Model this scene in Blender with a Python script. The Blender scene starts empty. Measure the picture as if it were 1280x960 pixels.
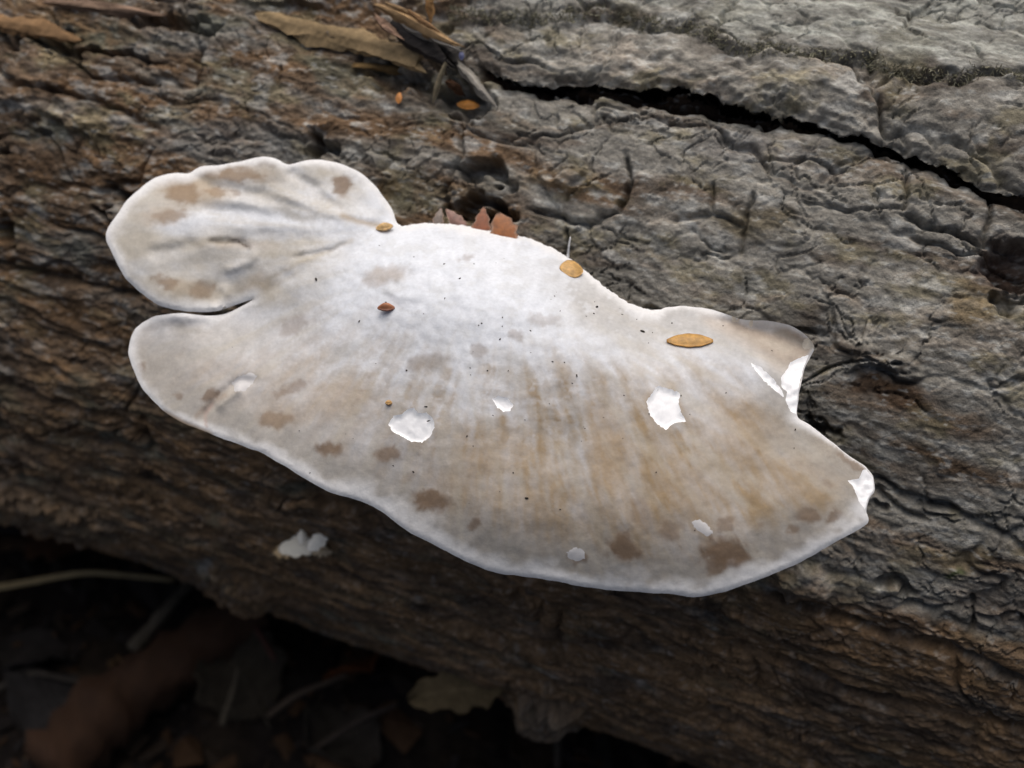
import bpy, math, random
import numpy as np
from mathutils import Vector, Matrix
from mathutils.geometry import delaunay_2d_cdt

# ------------------------------------------------------------------ camera, sky, sun
scene = bpy.context.scene
COL = scene.collection
PITCH, CAMD, HFOV = math.radians(45), 0.26, math.radians(45)
FW = np.array([0, math.cos(PITCH), -math.sin(PITCH)])
RT = np.array([1.0, 0, 0]); UP = np.cross(RT, FW)
CAM = np.array([0, 0, 0.12]) - CAMD * FW
FPX = 640 / math.tan(HFOV / 2)
cd = bpy.data.cameras.new('camera'); cam = bpy.data.objects.new('camera', cd); COL.objects.link(cam)
cam.location = CAM; cam.rotation_euler = (math.pi / 2 - PITCH, 0, 0)
cd.sensor_width = 36; cd.lens = 18 / math.tan(HFOV / 2); cd.clip_start = 0.005; cd.clip_end = 200
cd.dof.use_dof = True; cd.dof.focus_distance = 0.222; cd.dof.aperture_fstop = 15.0
scene.camera = cam

SUN_EL, SUN_AZ = math.radians(68), math.radians(8)      # high, a little behind the log
world = bpy.data.worlds.new('World'); scene.world = world; world.use_nodes = True
wn = world.node_tree; sky = wn.nodes.new('ShaderNodeTexSky'); sky.sky_type = 'NISHITA'; sky.sun_disc = False
sky.sun_elevation = SUN_EL; sky.sun_rotation = SUN_AZ; sky.air_density = 0.8; sky.dust_density = 8.0; sky.ozone_density = 0.2
bg = wn.nodes['Background']; bg.inputs['Strength'].default_value = 0.065
wn.links.new(sky.outputs['Color'], bg.inputs['Color'])
sd = bpy.data.lights.new('sun', 'SUN'); sun = bpy.data.objects.new('sun', sd); COL.objects.link(sun)
sd.energy = 1.5; sd.angle = math.radians(92); sd.color = (1.0, 0.995, 0.985)
sl = Vector((math.sin(SUN_AZ) * math.cos(SUN_EL), math.cos(SUN_AZ) * math.cos(SUN_EL), math.sin(SUN_EL)))
sun.rotation_euler = sl.to_track_quat('Z', 'Y').to_euler(); sun.location = sl * 5
scene.view_settings.view_transform = 'Standard'; scene.view_settings.look = 'None'
scene.view_settings.exposure = 0.46; scene.view_settings.gamma = 1.0
scene.render.engine = 'CYCLES'
scene.cycles.use_denoising = True
scene.cycles.max_bounces = 6

# ------------------------------------------------------------------ helpers
rng = np.random.default_rng(7); random.seed(7)
def ray(px):
    px = np.asarray(px, float)
    return FW + ((px[..., 0] - 640) / FPX)[..., None] * RT - ((px[..., 1] - 480) / FPX)[..., None] * UP
def proj(P):
    q = P - CAM; z = q @ FW
    return np.stack([640 + FPX * (q @ RT) / z, 480 - FPX * (q @ UP) / z], -1)
def _hash(ix, iy, seed):
    h = ix.astype(np.int64).astype(np.uint32) * np.uint32(374761393) + iy.astype(np.int64).astype(np.uint32) * np.uint32(668265263) + np.uint32((seed * 1274126177) & 0xFFFFFFFF)
    h = (h ^ (h >> np.uint32(13))) * np.uint32(1274126177)
    h = (h ^ (h >> np.uint32(16))) * np.uint32(2246822519)
    return ((h ^ (h >> np.uint32(15))) & np.uint32(0xFFFFFF)).astype(np.float32) / np.float32(0xFFFFFF)
_GA = np.linspace(0, 2 * np.pi, 256, endpoint=False); _GC = np.cos(_GA).astype(np.float32); _GS = np.sin(_GA).astype(np.float32)
def perlin(x, y, seed=0):
    x = np.asarray(x, float); y = np.asarray(y, float)
    fx0 = np.floor(x); fy0 = np.floor(y); fx = (x - fx0).astype(np.float32); fy = (y - fy0).astype(np.float32)
    ix = fx0.astype(np.int64).astype(np.uint32) * np.uint32(374761393); iy = fy0.astype(np.int64).astype(np.uint32) * np.uint32(668265263) + np.uint32((seed * 1274126177) & 0xFFFFFFFF)
    u = fx * fx * fx * (fx * (fx * 6 - 15) + 10); v = fy * fy * fy * (fy * (fy * 6 - 15) + 10)
    def g(ax, ay):
        h = (ix + np.uint32(374761393 * ax)) + (iy + np.uint32(668265263 * ay))
        h = (h ^ (h >> np.uint32(13))) * np.uint32(1274126177); h = (h ^ (h >> np.uint32(16))) * np.uint32(2246822519)
        k = (h >> np.uint32(24)).astype(np.intp)
        return _GC[k] * (fx - ax) + _GS[k] * (fy - ay)
    a = g(0, 0) * (1 - u) + g(1, 0) * u; b = g(0, 1) * (1 - u) + g(1, 1) * u
    return (a * (1 - v) + b * v) * np.float32(1.5)
def fbm(x, y, seed=0, oct=4, gain=0.5):
    s = 0; a = 1.0
    for o in range(oct):
        s = s + a * perlin(x * 2 ** o + 17.3 * o, y * 2 ** o - 9.1 * o, seed + o); a *= gain
    return s
def worley(x, y, seed=0):
    ix = np.floor(x); iy = np.floor(y)
    f1 = np.full(x.shape, 9.0); f2 = f1.copy(); cid = np.zeros(x.shape, np.int64)
    for dx in (-1, 0, 1):
        for dy in (-1, 0, 1):
            cx = ix + dx; cy = iy + dy
            qx = cx + 0.1 + 0.8 * _hash(cx, cy, seed); qy = cy + 0.1 + 0.8 * _hash(cx, cy, seed + 91)
            d = np.hypot(x - qx, y - qy); n = d < f1
            f2 = np.where(n, f1, np.minimum(f2, d)); f1 = np.where(n, d, f1)
            cid = np.where(n, ((cx + 5000) * 100003 + cy + 5000).astype(np.int64), cid)
    return f1, f2, cid
def sstep(a, b, x):
    t = np.clip((x - a) / (b - a), 0, 1); return t * t * (3 - 2 * t)
def polydist(P, line):
    """distance, signed side and running fraction of points P (n,2) to an open polyline"""
    line = np.asarray(line, float); best = np.full(len(P), 1e9); side = np.zeros(len(P)); frac = np.zeros(len(P))
    L = np.r_[0, np.cumsum(np.hypot(*np.diff(line, axis=0).T))]
    for i in range(len(line) - 1):
        a, b = line[i], line[i + 1]; d = b - a; l2 = d @ d
        q = P - a; t = np.clip((q @ d) / l2, 0, 1); r = q - t[:, None] * d
        dd = np.hypot(r[:, 0], r[:, 1]); m = dd < best
        best = np.where(m, dd, best); side = np.where(m, np.sign(d[0] * q[:, 1] - d[1] * q[:, 0]), side)
        frac = np.where(m, (L[i] + t * math.sqrt(l2)) / L[-1], frac)
    return best, side, frac
def segdist(P, line):
    """distance of many points to a polyline of many segments"""
    line = np.asarray(line, float); A = line[:-1]; D = line[1:] - A; l2 = (D * D).sum(1) + 1e-12; out = np.empty(len(P))
    for s in range(0, len(P), 1500):
        p = P[s:s + 1500]; qx = p[:, 0:1] - A[None, :, 0]; qy = p[:, 1:2] - A[None, :, 1]
        t = np.clip((qx * D[:, 0] + qy * D[:, 1]) / l2, 0, 1); qx -= t * D[:, 0]; qy -= t * D[:, 1]
        out[s:s + 1500] = np.sqrt((qx * qx + qy * qy).min(1))
    return out
def inpoly(P, poly):
    poly = np.asarray(poly, float); c = np.zeros(len(P), bool); j = len(poly) - 1
    for i in range(len(poly)):
        xi, yi = poly[i]; xj, yj = poly[j]
        if yi != yj:
            c ^= ((yi > P[:, 1]) != (yj > P[:, 1])) & (P[:, 0] < (xj - xi) * (P[:, 1] - yi) / (yj - yi) + xi)
        j = i
    return c
def catmull(pts, step):
    p = np.asarray(pts, float); n = len(p); out = []
    for i in range(n):
        a, b, c, d = p[i - 1], p[i], p[(i + 1) % n], p[(i + 2) % n]
        k = max(1, int(np.hypot(*(c - b)) / step))
        for q in range(k):
            t = q / k
            out.append(0.5 * ((2 * b) + (c - a) * t + (2 * a - 5 * b + 4 * c - d) * t * t + (3 * b - a - 3 * c + d) * t ** 3))
    return np.array(out)
def mesh_obj(name, V, F, mat, parent=None, col=None, smooth=True, normals=None):
    me = bpy.data.meshes.new(name); V = np.asarray(V, np.float32)
    F = [np.asarray(f) for f in F] if isinstance(F, list) else F
    if isinstance(F, list):
        tot = np.array([len(f) for f in F], np.int32); idx = np.concatenate(F).astype(np.int32)
    else:
        tot = np.full(len(F), F.shape[1], np.int32); idx = F.ravel().astype(np.int32)
    me.vertices.add(len(V)); me.vertices.foreach_set('co', V.ravel())
    me.loops.add(len(idx)); me.loops.foreach_set('vertex_index', idx)
    me.polygons.add(len(tot)); me.polygons.foreach_set('loop_start', np.r_[0, np.cumsum(tot)[:-1]].astype(np.int32))
    me.update(calc_edges=True)
    me.polygons.foreach_set('use_smooth', np.full(len(tot), smooth))
    if col is not None:
        ca = me.color_attributes.new('tint', 'FLOAT_COLOR', 'POINT')
        c4 = np.ones((len(V), 4), np.float32); c4[:, :3] = col; ca.data.foreach_set('color', c4.ravel())
    if normals is not None:
        me.normals_split_custom_set_from_vertices(normals.astype(float).tolist())
    me.materials.append(mat); me.validate()
    o = bpy.data.objects.new(name, me); COL.objects.link(o)
    if parent is not None: o.parent = parent
    return o
def thing(name, label, cat, group=None, loc=(0, 0, 0)):
    o = bpy.data.objects.new(name, None); COL.objects.link(o); o.empty_display_size = 0.01
    o['label'] = label; o['category'] = cat
    if group: o['group'] = group
    return o
def tag(o, label, cat, group=None):
    o['label'] = label; o['category'] = cat
    if group: o['group'] = group
    return o
def material(name, base=None, rough=0.8, bump=None, vary=0.0, vscale=900, sss=0.0, spec=0.4, sheen=0.0):
    """colour from the 'tint' attribute (or a plain base), broken up by noise; bump = list of (scale, strength, distance)"""
    m = bpy.data.materials.new(name); m.use_nodes = True; nt = m.node_tree; b = nt.nodes['Principled BSDF']
    N = nt.nodes.new; L = nt.links.new
    b.inputs['Roughness'].default_value = rough; b.inputs['Specular IOR Level'].default_value = spec
    tc = N('ShaderNodeTexCoord')
    if base is None:
        at = N('ShaderNodeAttribute'); at.attribute_name = 'tint'; src = at.outputs['Color']
    else:
        rgb = N('ShaderNodeRGB'); rgb.outputs[0].default_value = (*base, 1); src = rgb.outputs[0]
    if vary:
        nz = N('ShaderNodeTexNoise'); nz.inputs['Scale'].default_value = vscale; nz.inputs['Detail'].default_value = 5
        nz.inputs['Roughness'].default_value = 0.65
        L(tc.outputs['Object'], nz.inputs['Vector'])
        mr = N('ShaderNodeMapRange'); mr.inputs['From Min'].default_value = 0.3; mr.inputs['From Max'].default_value = 0.7
        mr.inputs['To Min'].default_value = 1 - vary; mr.inputs['To Max'].default_value = 1 + vary
        L(nz.outputs['Fac'], mr.inputs['Value'])
        mx = N('ShaderNodeVectorMath'); mx.operation = 'SCALE'; L(src, mx.inputs[0]); L(mr.outputs[0], mx.inputs['Scale']); src = mx.outputs[0]
    L(src, b.inputs['Base Color'])
    last = None
    for sc_, st, di in (bump or []):
        nz = N('ShaderNodeTexNoise'); nz.inputs['Scale'].default_value = sc_; nz.inputs['Detail'].default_value = 6
        nz.inputs['Roughness'].default_value = 0.6; L(tc.outputs['Object'], nz.inputs['Vector'])
        bp = N('ShaderNodeBump'); bp.inputs['Strength'].default_value = st; bp.inputs['Distance'].default_value = di
        L(nz.outputs['Fac'], bp.inputs['Height'])
        if last is not None: L(last, bp.inputs['Normal'])
        last = bp.outputs[0]
    if last is not None: L(last, b.inputs['Normal'])
    if sss:
        b.inputs['Subsurface Weight'].default_value = sss; b.inputs['Subsurface Radius'].default_value = (1.0, 0.75, 0.55)
        b.inputs['Subsurface Scale'].default_value = 0.0015
    if sheen:
        b.inputs['Sheen Weight'].default_value = sheen
    return m
M_BARK = material('bark', rough=0.82, vary=0.28, vscale=1100, bump=[(900, 0.7, 0.0007), (2600, 0.6, 0.0004)], spec=0.3)
M_CAP = material('fungus_skin', rough=0.78, vary=0.075, vscale=1300, bump=[(700, 0.12, 0.0003), (2300, 0.35, 0.00013)], spec=0.3)
M_FLESH = material('fungus_flesh', rough=0.85, vary=0.02, vscale=1500, bump=[(1400, 0.15, 0.0003)], spec=0.2)
M_PORE = material('fungus_pores', base=(0.66, 0.6, 0.5), rough=0.9, vary=0.08, vscale=2500, bump=[(4000, 0.6, 0.0003)])
M_WOOD = material('splinter_wood', rough=0.85, spec=0.2, vary=0.25, vscale=700, bump=[(1100, 0.6, 0.0004)])
M_SCALE = material('bud_scale', rough=0.5, vary=0.35, vscale=900, bump=[(900, 0.4, 0.0002)], spec=0.5)
M_LEAF = material('dry_leaf', rough=0.9, spec=0.12, vary=0.25, vscale=250, bump=[(350, 0.5, 0.0006)])
M_SOIL = material('soil', rough=0.95, spec=0.15, vary=0.4, vscale=220, bump=[(300, 1.0, 0.002), (1200, 0.6, 0.0008)])
M_MOSS = material('moss', rough=0.9)

# ------------------------------------------------------------------ the log's surface
PSI = 0.377; LA = np.array([0, 0.111, 0.0626]); LR = 0.1223
LD = np.array([math.cos(PSI), -math.sin(PSI), 0]); LN = np.array([-math.sin(PSI), -math.cos(PSI), 0]); LZ = np.array([0, 0, 1.0])
def cyl(t, th, r):
    return LA + t[..., None] * LD + (r * np.cos(th))[..., None] * LN + (r * np.sin(th))[..., None] * LZ
def hit_cyl(px, R=LR):
    d = ray(px); O = CAM - LA; dp = d - (d @ LD)[..., None] * LD; Op = O - (O @ LD) * LD
    a = (dp * dp).sum(-1); b = dp @ Op; c = Op @ Op - np.asarray(R) ** 2; q = np.maximum(b * b - a * c, 0)
    s = (-b - np.sqrt(q)) / a; P = CAM + s[..., None] * d; Q = P - LA
    return P, Q @ LD, np.arctan2(Q @ LZ, Q @ LN)

FISSURE = [(560, 76), (600, 88), (640, 102), (720, 109), (800, 116), (880, 128), (940, 143), (1000, 154), (1060, 166), (1110, 180), (1160, 198), (1200, 219), (1240, 235), (1290, 246), (1400, 262)]
STEP2 = [(420, 10), (560, 22), (620, 30), (680, 32), (750, 24), (800, 35), (860, 48), (920, 72), (1000, 82), (1080, 88), (1130, 106), (1180, 112), (1230, 108), (1290, 113), (1400, 125)]
CRACKS = [  # polyline, half width px, depth mm
    ([(783, 195), (791, 232), (774, 268), (735, 284), (700, 270), (660, 262)], 3.0, 2.6),
    ([(578, 130), (576, 190), (556, 246)], 2.6, 2.0), ([(1136, 205), (1130, 262)], 2.4, 2.0),
    ([(896, 230), (889, 266)], 2.2, 1.6), ([(944, 236), (930, 290), (926, 322)], 2.6, 1.8),
    ([(248, 48), (246, 112)], 2.4, 1.6), ([(172, 95), (170, 122)], 2.2, 1.4), ([(352, 88), (350, 112)], 2, 1.2),
    ([(1130, 268), (1180, 290), (1240, 305), (1290, 300)], 3.5, 2.6), ([(1236, 230), (1240, 268), (1225, 300)], 3, 2.2),
    ([(712, 286), (706, 330)], 2.4, 1.8), ([(60, 280), (130, 300), (200, 330)], 4, 2.0),
    ([(0, 335), (60, 345), (130, 365), (170, 372)], 5, 3.0), ([(50, 110), (130, 130), (200, 165)], 4, 2.2), ([(930, 0), (905, 30), (890, 60)], 2.2, 1.4),
    ([(1170, 0), (1140, 20), (1130, 50)], 2.2, 1.4), ([(1210, 60), (1225, 90)], 2, 1.2),
    ([(0, 470), (60, 500), (150, 520), (190, 560)], 5, 2.6), ([(180, 540), (188, 570)], 4, 3.0),
    ([(960, 735), (1010, 755), (1060, 772), (1120, 790), (1180, 800), (1290, 850)], 5, 2.6),
    ([(1216, 740), (1214, 785)], 3, 2.6), ([(1140, 630), (1200, 640), (1290, 690)], 4, 2.0),
    ([(900, 800), (980, 830), (1060, 860), (1160, 880), (1290, 905)], 5, 2.6), ([(560, 770), (640, 800), (740, 815)], 6, 2.5),
    ([(700, 760), (698, 800)], 3, 2), ([(1180, 905), (1250, 935), (1290, 942)], 4, 2.0), ([(880, 880), (960, 920)], 5, 2.2),
    ([(1020, 640), (1090, 615), (1160, 655)], 3.5, 1.8), ([(1090, 600), (1140, 622), (1200, 640)], 4, 2.4), ([(930, 205), (1010, 200), (1060, 215)], 2, 1.2),
    ([(1000, 250), (1060, 262), (1130, 258)], 2, 1.0), ([(840, 278), (890, 268), (930, 282)], 3, 1.6)]
HOLLOWS = [  # x, y, rx, ry, angle deg, depth mm
    (605, 216, 40, 15, 8, 6), (600, 262, 52, 15, 5, 7), (404, 184, 20, 18, 0, 6), (150, 242, 20, 13, 20, 5), (134, 266, 10, 9, 0, 4),
    (2, 298, 14, 22, 10, 5), (4, 192, 12, 14, 0, 4), (1268, 330, 46, 34, 12, 8), (1262, 376, 30, 16, 0, 6), (1020, 540, 36, 11, 25, 5),
    (575, 120, 45, 26, 20, 7), (500, 95, 60, 18, 12, 4), (100, 62, 120, 9, 8, 4), (210, 28, 70, 10, 4, 4), (430, 620, 70, 22, 15, 3),
    (186, 545, 9, 22, -15, 4), (1120, 728, 26, 10, 15, 4), (1110, 466, 34, 7, 25, 3), (1098, 640, 16, 8, 0, 2), (20, 590, 30, 10, 15, 3), (178, 250, 50, 9, 20, 3)]
BUMPS = [(1105, 452, 60, 18, 22, 3.0), (900, 100, 260, 26, 8, 1.5), (680, 885, 55, 22, 10, 7), (1000, 720, 70, 20, 20, 3), (300, 742, 60, 16, 22, 4), (60, 640, 120, 20, 18, 3),
         (430, 45, 110, 9, 15, 2.0), (700, 225, 60, 12, 10, 2), (270, 250, 60, 14, 15, 2), (90, 150, 100, 20, 14, 2)]

def ellq(P, e):
    x, y, rx, ry, an = e[:5]; a = math.radians(an); dx = P[:, 0] - x; dy = P[:, 1] - y
    return np.hypot((dx * math.cos(a) + dy * math.sin(a)) / rx, (-dx * math.sin(a) + dy * math.cos(a)) / ry)

def axis_samples(lo, a, b, hi, fine, grow=1.13):
    mid = np.arange(a, b, fine); left = []; s = fine; x = a
    while x > lo: s *= grow; x -= s; left.append(max(x, lo))
    right = []; s = fine; x = mid[-1]
    while x < hi: s *= grow; x += s; right.append(min(x, hi))
    return np.r_[left[::-1], mid, right]
TS = axis_samples(-0.42, -0.15, 0.16, 0.42, 0.00032)
THS = axis_samples(math.radians(-180), math.radians(-36), math.radians(84), math.radians(180), 0.00032 / LR)
NT, NH = len(TS), len(THS)
T, H = np.meshgrid(TS, THS, indexing='ij')
sF, aF = (T * 1000).ravel(), (H * LR * 1000).ravel()           # millimetres along and around
PX = proj(cyl(T.ravel(), H.ravel(), np.full(T.size, LR)))
front = ((cyl(T.ravel(), H.ravel(), np.full(T.size, LR)) - CAM) * (np.cos(H.ravel())[:, None] * LN + np.sin(H.ravel())[:, None] * LZ)).sum(-1) < 0
PX[~front] = -5000
# rubbed, uneven coordinates
wx = sF + 6 * fbm(sF / 40, aF / 25, 3, 3); wy = aF + 3.2 * fbm(sF / 30, aF / 18, 5, 3) + 0.9 * fbm(sF / 7, aF / 5, 6, 2)
px_, py_ = PX[:, 0], PX[:, 1]
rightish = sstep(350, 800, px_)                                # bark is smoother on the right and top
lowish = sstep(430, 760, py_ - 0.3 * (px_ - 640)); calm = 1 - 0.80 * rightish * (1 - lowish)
hgt = 2.0 * fbm(wx / 90, wy / 38, 11, 2)
rid = 1 - np.abs(fbm(wx / 60, wy / 11, 13, 3))
ridamp = 0.85 + 0.6 * lowish + 0.2 * (1 - rightish) - 0.6 * rightish * (1 - lowish)
hgt += ridamp * (rid - 0.6)
# flaking layers
n1 = fbm(wx / 38, wy / 9, 21, 4); k = 2.6
q = n1 * k + 0.25 * fbm(wx / 5, wy / 3, 25, 2); fl = np.floor(q); fr = q - fl
hgt += 0.52 * (fl + sstep(0.0, 0.10, fr)) / k * calm * (0.5 + 0.8 * lowish + 0.35 * (1 - rightish))
n2 = fbm(wx / 15, wy / 3.6, 31, 3) * 2.2; f2_ = np.floor(n2); hgt += 0.33 * (f2_ + sstep(0, 0.13, n2 - f2_)) / 2.2 * (0.8 + 0.6 * lowish) * calm
n3 = (fbm(wx / 7, wy / 1.7, 35, 3)) * 1.8; f3_ = np.floor(n3); hgt += 0.28 * (f3_ + sstep(0, 0.2, n3 - f3_)) / 1.8 * calm
# plates
w1, w2, pid = worley(wx / 46 + 0.12 * fbm(wx / 12, wy / 12, 41, 2), wy / 21 + 0.14 * fbm(wx / 10, wy / 9, 42, 2), 44)
pe = w2 - w1
pm = sstep(-0.25, 0.35, fbm(wx / 45, wy / 30, 47, 2))
hgt -= 1.8 * np.exp(-(pe / 0.035) ** 2) * (0.25 + 0.75 * pm)
hgt += (_hash(pid, pid * 0, 5) - 0.5) * 1.1 * sstep(0.0, 0.12, pe)
# fine crackle
c1, c2, cid2 = worley(wx / 7.5 + 0.2 * fbm(wx / 3, wy / 3, 51, 2), wy / 4.6 + 0.2 * fbm(wx / 3, wy / 3, 52, 2), 54)
cm = sstep(-0.1, 0.4, fbm(wx / 22, wy / 16, 57, 2))
hgt -= 0.95 * np.exp(-((c2 - c1) / 0.055) ** 2) * cm * (0.5 + 0.5 * rightish)
c1, c2, _ = worley(wx / 3.2 + 0.25 * fbm(wx / 1.5, wy / 1.5, 61, 2), wy / 2.0, 64)
m1, m2, _ = worley(wx / 17 + 0.22 * fbm(wx / 6, wy / 6, 58, 3), wy / 10 + 0.22 * fbm(wx / 6, wy / 6, 59, 3), 60)
hgt -= 1.0 * np.exp(-((m2 - m1) / 0.026) ** 2) * sstep(0.0, 0.45, fbm(wx / 14, wy / 12, 62, 2)); hgt += 0.25 * sstep(0, 0.25, m2 - m1) * rightish
cm2 = sstep(-0.2, 0.5, fbm(wx / 15, wy / 9, 67, 2))
hgt -= 0.24 * np.exp(-((c2 - c1) / 0.10) ** 2) * cm2
hgt += 0.28 * fbm(sF / 4.6, aF / 1.5, 71, 4, 0.72) * (0.6 + 0.4 * calm)
# features seen in the photograph
jit = np.stack([4 * fbm(sF / 5, aF / 5, 81, 3), 5 * fbm(sF / 6, aF / 4, 83, 3)], -1)
PJ = PX + jit; vis = front & (np.abs(px_ - 640) < 1000) & (py_ > -400) & (py_ < 1400)
idx = np.flatnonzero(vis); PV = PJ[idx]; hv = np.zeros(len(idx))
rag = lambda sc, a, sd0: a * fbm(sF[idx] / sc, aF[idx] / sc, sd0, 3, 0.6)
d, sd_, fr_ = polydist(PV, FISSURE); sdv = d * np.where(sd_ < 0, 1, -1)          # positive above the fissure
hw = 6 + 6 * sstep(0.1, 0.2, fr_) - 9 * sstep(0.42, 0.5, fr_) + 5.5 * sstep(0.60, 0.7, fr_) + rag(14, 5, 85) + rag(4, 2.5, 84)
up_e = sdv - hw + rag(5, 5, 86); lo_e = -sdv - hw * 0.9 + rag(6, 4, 87)
slot = sstep(3.5, -2.5, up_e) * sstep(4, -3, lo_e)
hv -= 3.4 * np.exp(-(np.maximum(-sdv - hw * .6, 0) / 13) ** 2) * (sdv < 0) * sstep(0.05, 0.15, fr_) * (0.7 + rag(20, .5, 97)); hw = hw + 2
hv += -9.0 * (0.62 + 0.5 * np.clip(rag(16, 1, 99), -0.7, 0.7)) * slot * sstep(0.02, 0.1, fr_)
for o1, a1, sd1 in ((4, 1.3, 88), (16, 0.6, 89), (34, 0.5, 90)):
    hv += a1 * sstep(0, 4, up_e - o1 + rag(9, 6, sd1)) * (1 - sstep(50, 210, d)) * sstep(0.0, 0.08, fr_)
ov = 2.6 * sstep(-2, 4, up_e) * (1 - sstep(10, 120, up_e)) * sstep(0.02, 0.1, fr_) * (1 - 0.5 * sstep(0.42, 0.5, fr_) * sstep(0.66, 0.58, fr_)); SLOT = slot * sstep(0.02, 0.1, fr_)
d, sd_, fr_ = polydist(PV, STEP2); ss2 = d * np.where(sd_ < 0, 1, -1)
for o1, a1, sd1 in ((0, 0.9, 92), (9, 0.7, 93)):
    hv += a1 * sstep(0, 6, ss2 - o1 + rag(8, 9, sd1)) * (1 - sstep(40, 170, d))
hv -= 1.2 * np.exp(-((ss2 + rag(8, 6, 94)) / 5) ** 2) * sstep(-0.3, 0.3, rag(25, 1, 95) + 0.1)
ST_D, ST_S = d, sd_
for ln, w, dep in CRACKS:
    m = (PV[:, 0] > min(p[0] for p in ln) - 30) & (PV[:, 0] < max(p[0] for p in ln) + 30) & (PV[:, 1] > min(p[1] for p in ln) - 30) & (PV[:, 1] < max(p[1] for p in ln) + 30)
    j = np.flatnonzero(m)
    if len(j):
        dd, _s, ff = polydist(PV[j], ln); hv[j] -= dep * np.exp(-(dd / w) ** 2) * sstep(0, 0.1, ff + 0.03) * sstep(0, 0.1, 1.03 - ff)
PK = PV + 2.2 * jit[idx]
for e in HOLLOWS: hv -= e[5] * (1 - sstep(0.45, 1.15, ellq(PK, e)))
for e in BUMPS: hv += e[5] * (1 - sstep(0.2, 1.1, ellq(PK, e)))
hgt[idx] += hv; ovh = np.zeros(len(hgt)); ovh[idx] = ov
HG = hgt.reshape(NT, NH)
HG[:, -1] = HG[:, 0] = 0.5 * (HG[:, 0] + HG[:, -1])
def log_h(t, th):
    i = np.clip(np.searchsorted(TS, t), 0, NT - 1); j = np.clip(np.searchsorted(THS, th), 0, NH - 1)
    return HG[i, j] / 1000
def at_log(px, lift=0.0):
    """point on the bark (metres) under a direction from the photograph's viewpoint, and the outward normal"""
    px = np.asarray(px, float)[None]; R = np.array([LR])
    for _ in range(4):
        P, t, th = hit_cyl(px, R); R = LR + log_h(t, th) + lift
    n = (np.cos(th)[:, None] * LN + np.sin(th)[:, None] * LZ)[0]
    return P[0], n
# colour of the bark: grey weathered skin, ochre and rusty brown where it has flaked, pale and green lichen
def mixc(a, b, f): return a * (1 - f[:, None]) + np.asarray(b) * f[:, None]
gA = np.tile(np.array([0.265, 0.250, 0.215]), (len(sF), 1))
big = fbm(sF / 60, aF / 30, 101, 3); mid = fbm(wx / 36, wy / 7, 103, 4); fin = fbm(wx / 11, wy / 2.6, 107, 4)
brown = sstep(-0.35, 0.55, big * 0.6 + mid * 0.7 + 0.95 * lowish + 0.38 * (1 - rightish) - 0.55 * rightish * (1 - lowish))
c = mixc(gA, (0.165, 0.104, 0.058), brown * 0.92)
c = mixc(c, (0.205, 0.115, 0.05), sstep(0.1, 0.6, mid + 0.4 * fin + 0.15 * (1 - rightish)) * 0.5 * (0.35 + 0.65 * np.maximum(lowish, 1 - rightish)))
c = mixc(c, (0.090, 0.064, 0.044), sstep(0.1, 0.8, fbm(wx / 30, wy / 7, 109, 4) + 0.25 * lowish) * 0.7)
c = mixc(c, (0.215, 0.185, 0.105), sstep(0.1, 0.7, fbm(sF / 18, aF / 9, 113, 5, 0.6)) * 0.6 * (1 - 0.5 * lowish))
c = mixc(c, (0.44, 0.44, 0.41), sstep(0.22, 0.75, fbm(sF / 8, aF / 4, 117, 4, 0.6)) * 0.55 * (1 - 0.75 * lowish))
c = mixc(c, (0.20, 0.215, 0.16), sstep(0.25, 0.7, fbm(sF / 25, aF / 12, 121, 3)) * 0.5 * (1 - rightish))
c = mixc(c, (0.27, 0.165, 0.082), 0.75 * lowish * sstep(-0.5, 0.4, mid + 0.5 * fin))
pv = _hash(pid, pid * 0 + 3, 9); c *= (0.86 + 0.28 * pv)[:, None]
cv = c[idx]
cv = mixc(cv, (0.335, 0.345, 0.305), np.where((ST_S < 0), sstep(6, 30, ST_D), 0) * sstep(520, 700, PV[:, 0]) * (0.55 + 0.3 * fin[idx]).clip(0, 1))
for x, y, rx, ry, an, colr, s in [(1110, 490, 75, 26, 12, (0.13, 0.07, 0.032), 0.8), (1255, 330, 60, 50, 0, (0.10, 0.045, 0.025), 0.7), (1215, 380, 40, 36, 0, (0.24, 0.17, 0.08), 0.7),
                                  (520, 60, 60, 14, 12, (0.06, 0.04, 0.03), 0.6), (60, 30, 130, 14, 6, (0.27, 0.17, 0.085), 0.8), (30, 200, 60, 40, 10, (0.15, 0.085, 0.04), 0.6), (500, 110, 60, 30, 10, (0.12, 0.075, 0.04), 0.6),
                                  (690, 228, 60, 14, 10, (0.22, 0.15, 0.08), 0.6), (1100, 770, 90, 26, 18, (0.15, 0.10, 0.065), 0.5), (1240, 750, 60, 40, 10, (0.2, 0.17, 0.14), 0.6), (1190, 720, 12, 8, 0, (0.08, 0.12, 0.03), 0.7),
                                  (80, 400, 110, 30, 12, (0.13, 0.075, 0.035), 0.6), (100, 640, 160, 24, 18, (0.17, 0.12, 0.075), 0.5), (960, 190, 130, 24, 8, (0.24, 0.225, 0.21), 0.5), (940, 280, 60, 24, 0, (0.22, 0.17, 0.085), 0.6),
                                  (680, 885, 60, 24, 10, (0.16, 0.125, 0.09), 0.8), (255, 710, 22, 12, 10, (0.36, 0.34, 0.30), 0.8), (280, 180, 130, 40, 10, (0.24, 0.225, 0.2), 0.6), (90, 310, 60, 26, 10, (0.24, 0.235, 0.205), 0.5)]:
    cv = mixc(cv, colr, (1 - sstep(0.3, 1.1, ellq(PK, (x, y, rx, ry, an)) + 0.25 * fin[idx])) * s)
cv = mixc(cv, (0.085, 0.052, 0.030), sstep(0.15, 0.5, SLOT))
c[idx] = cv
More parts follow.
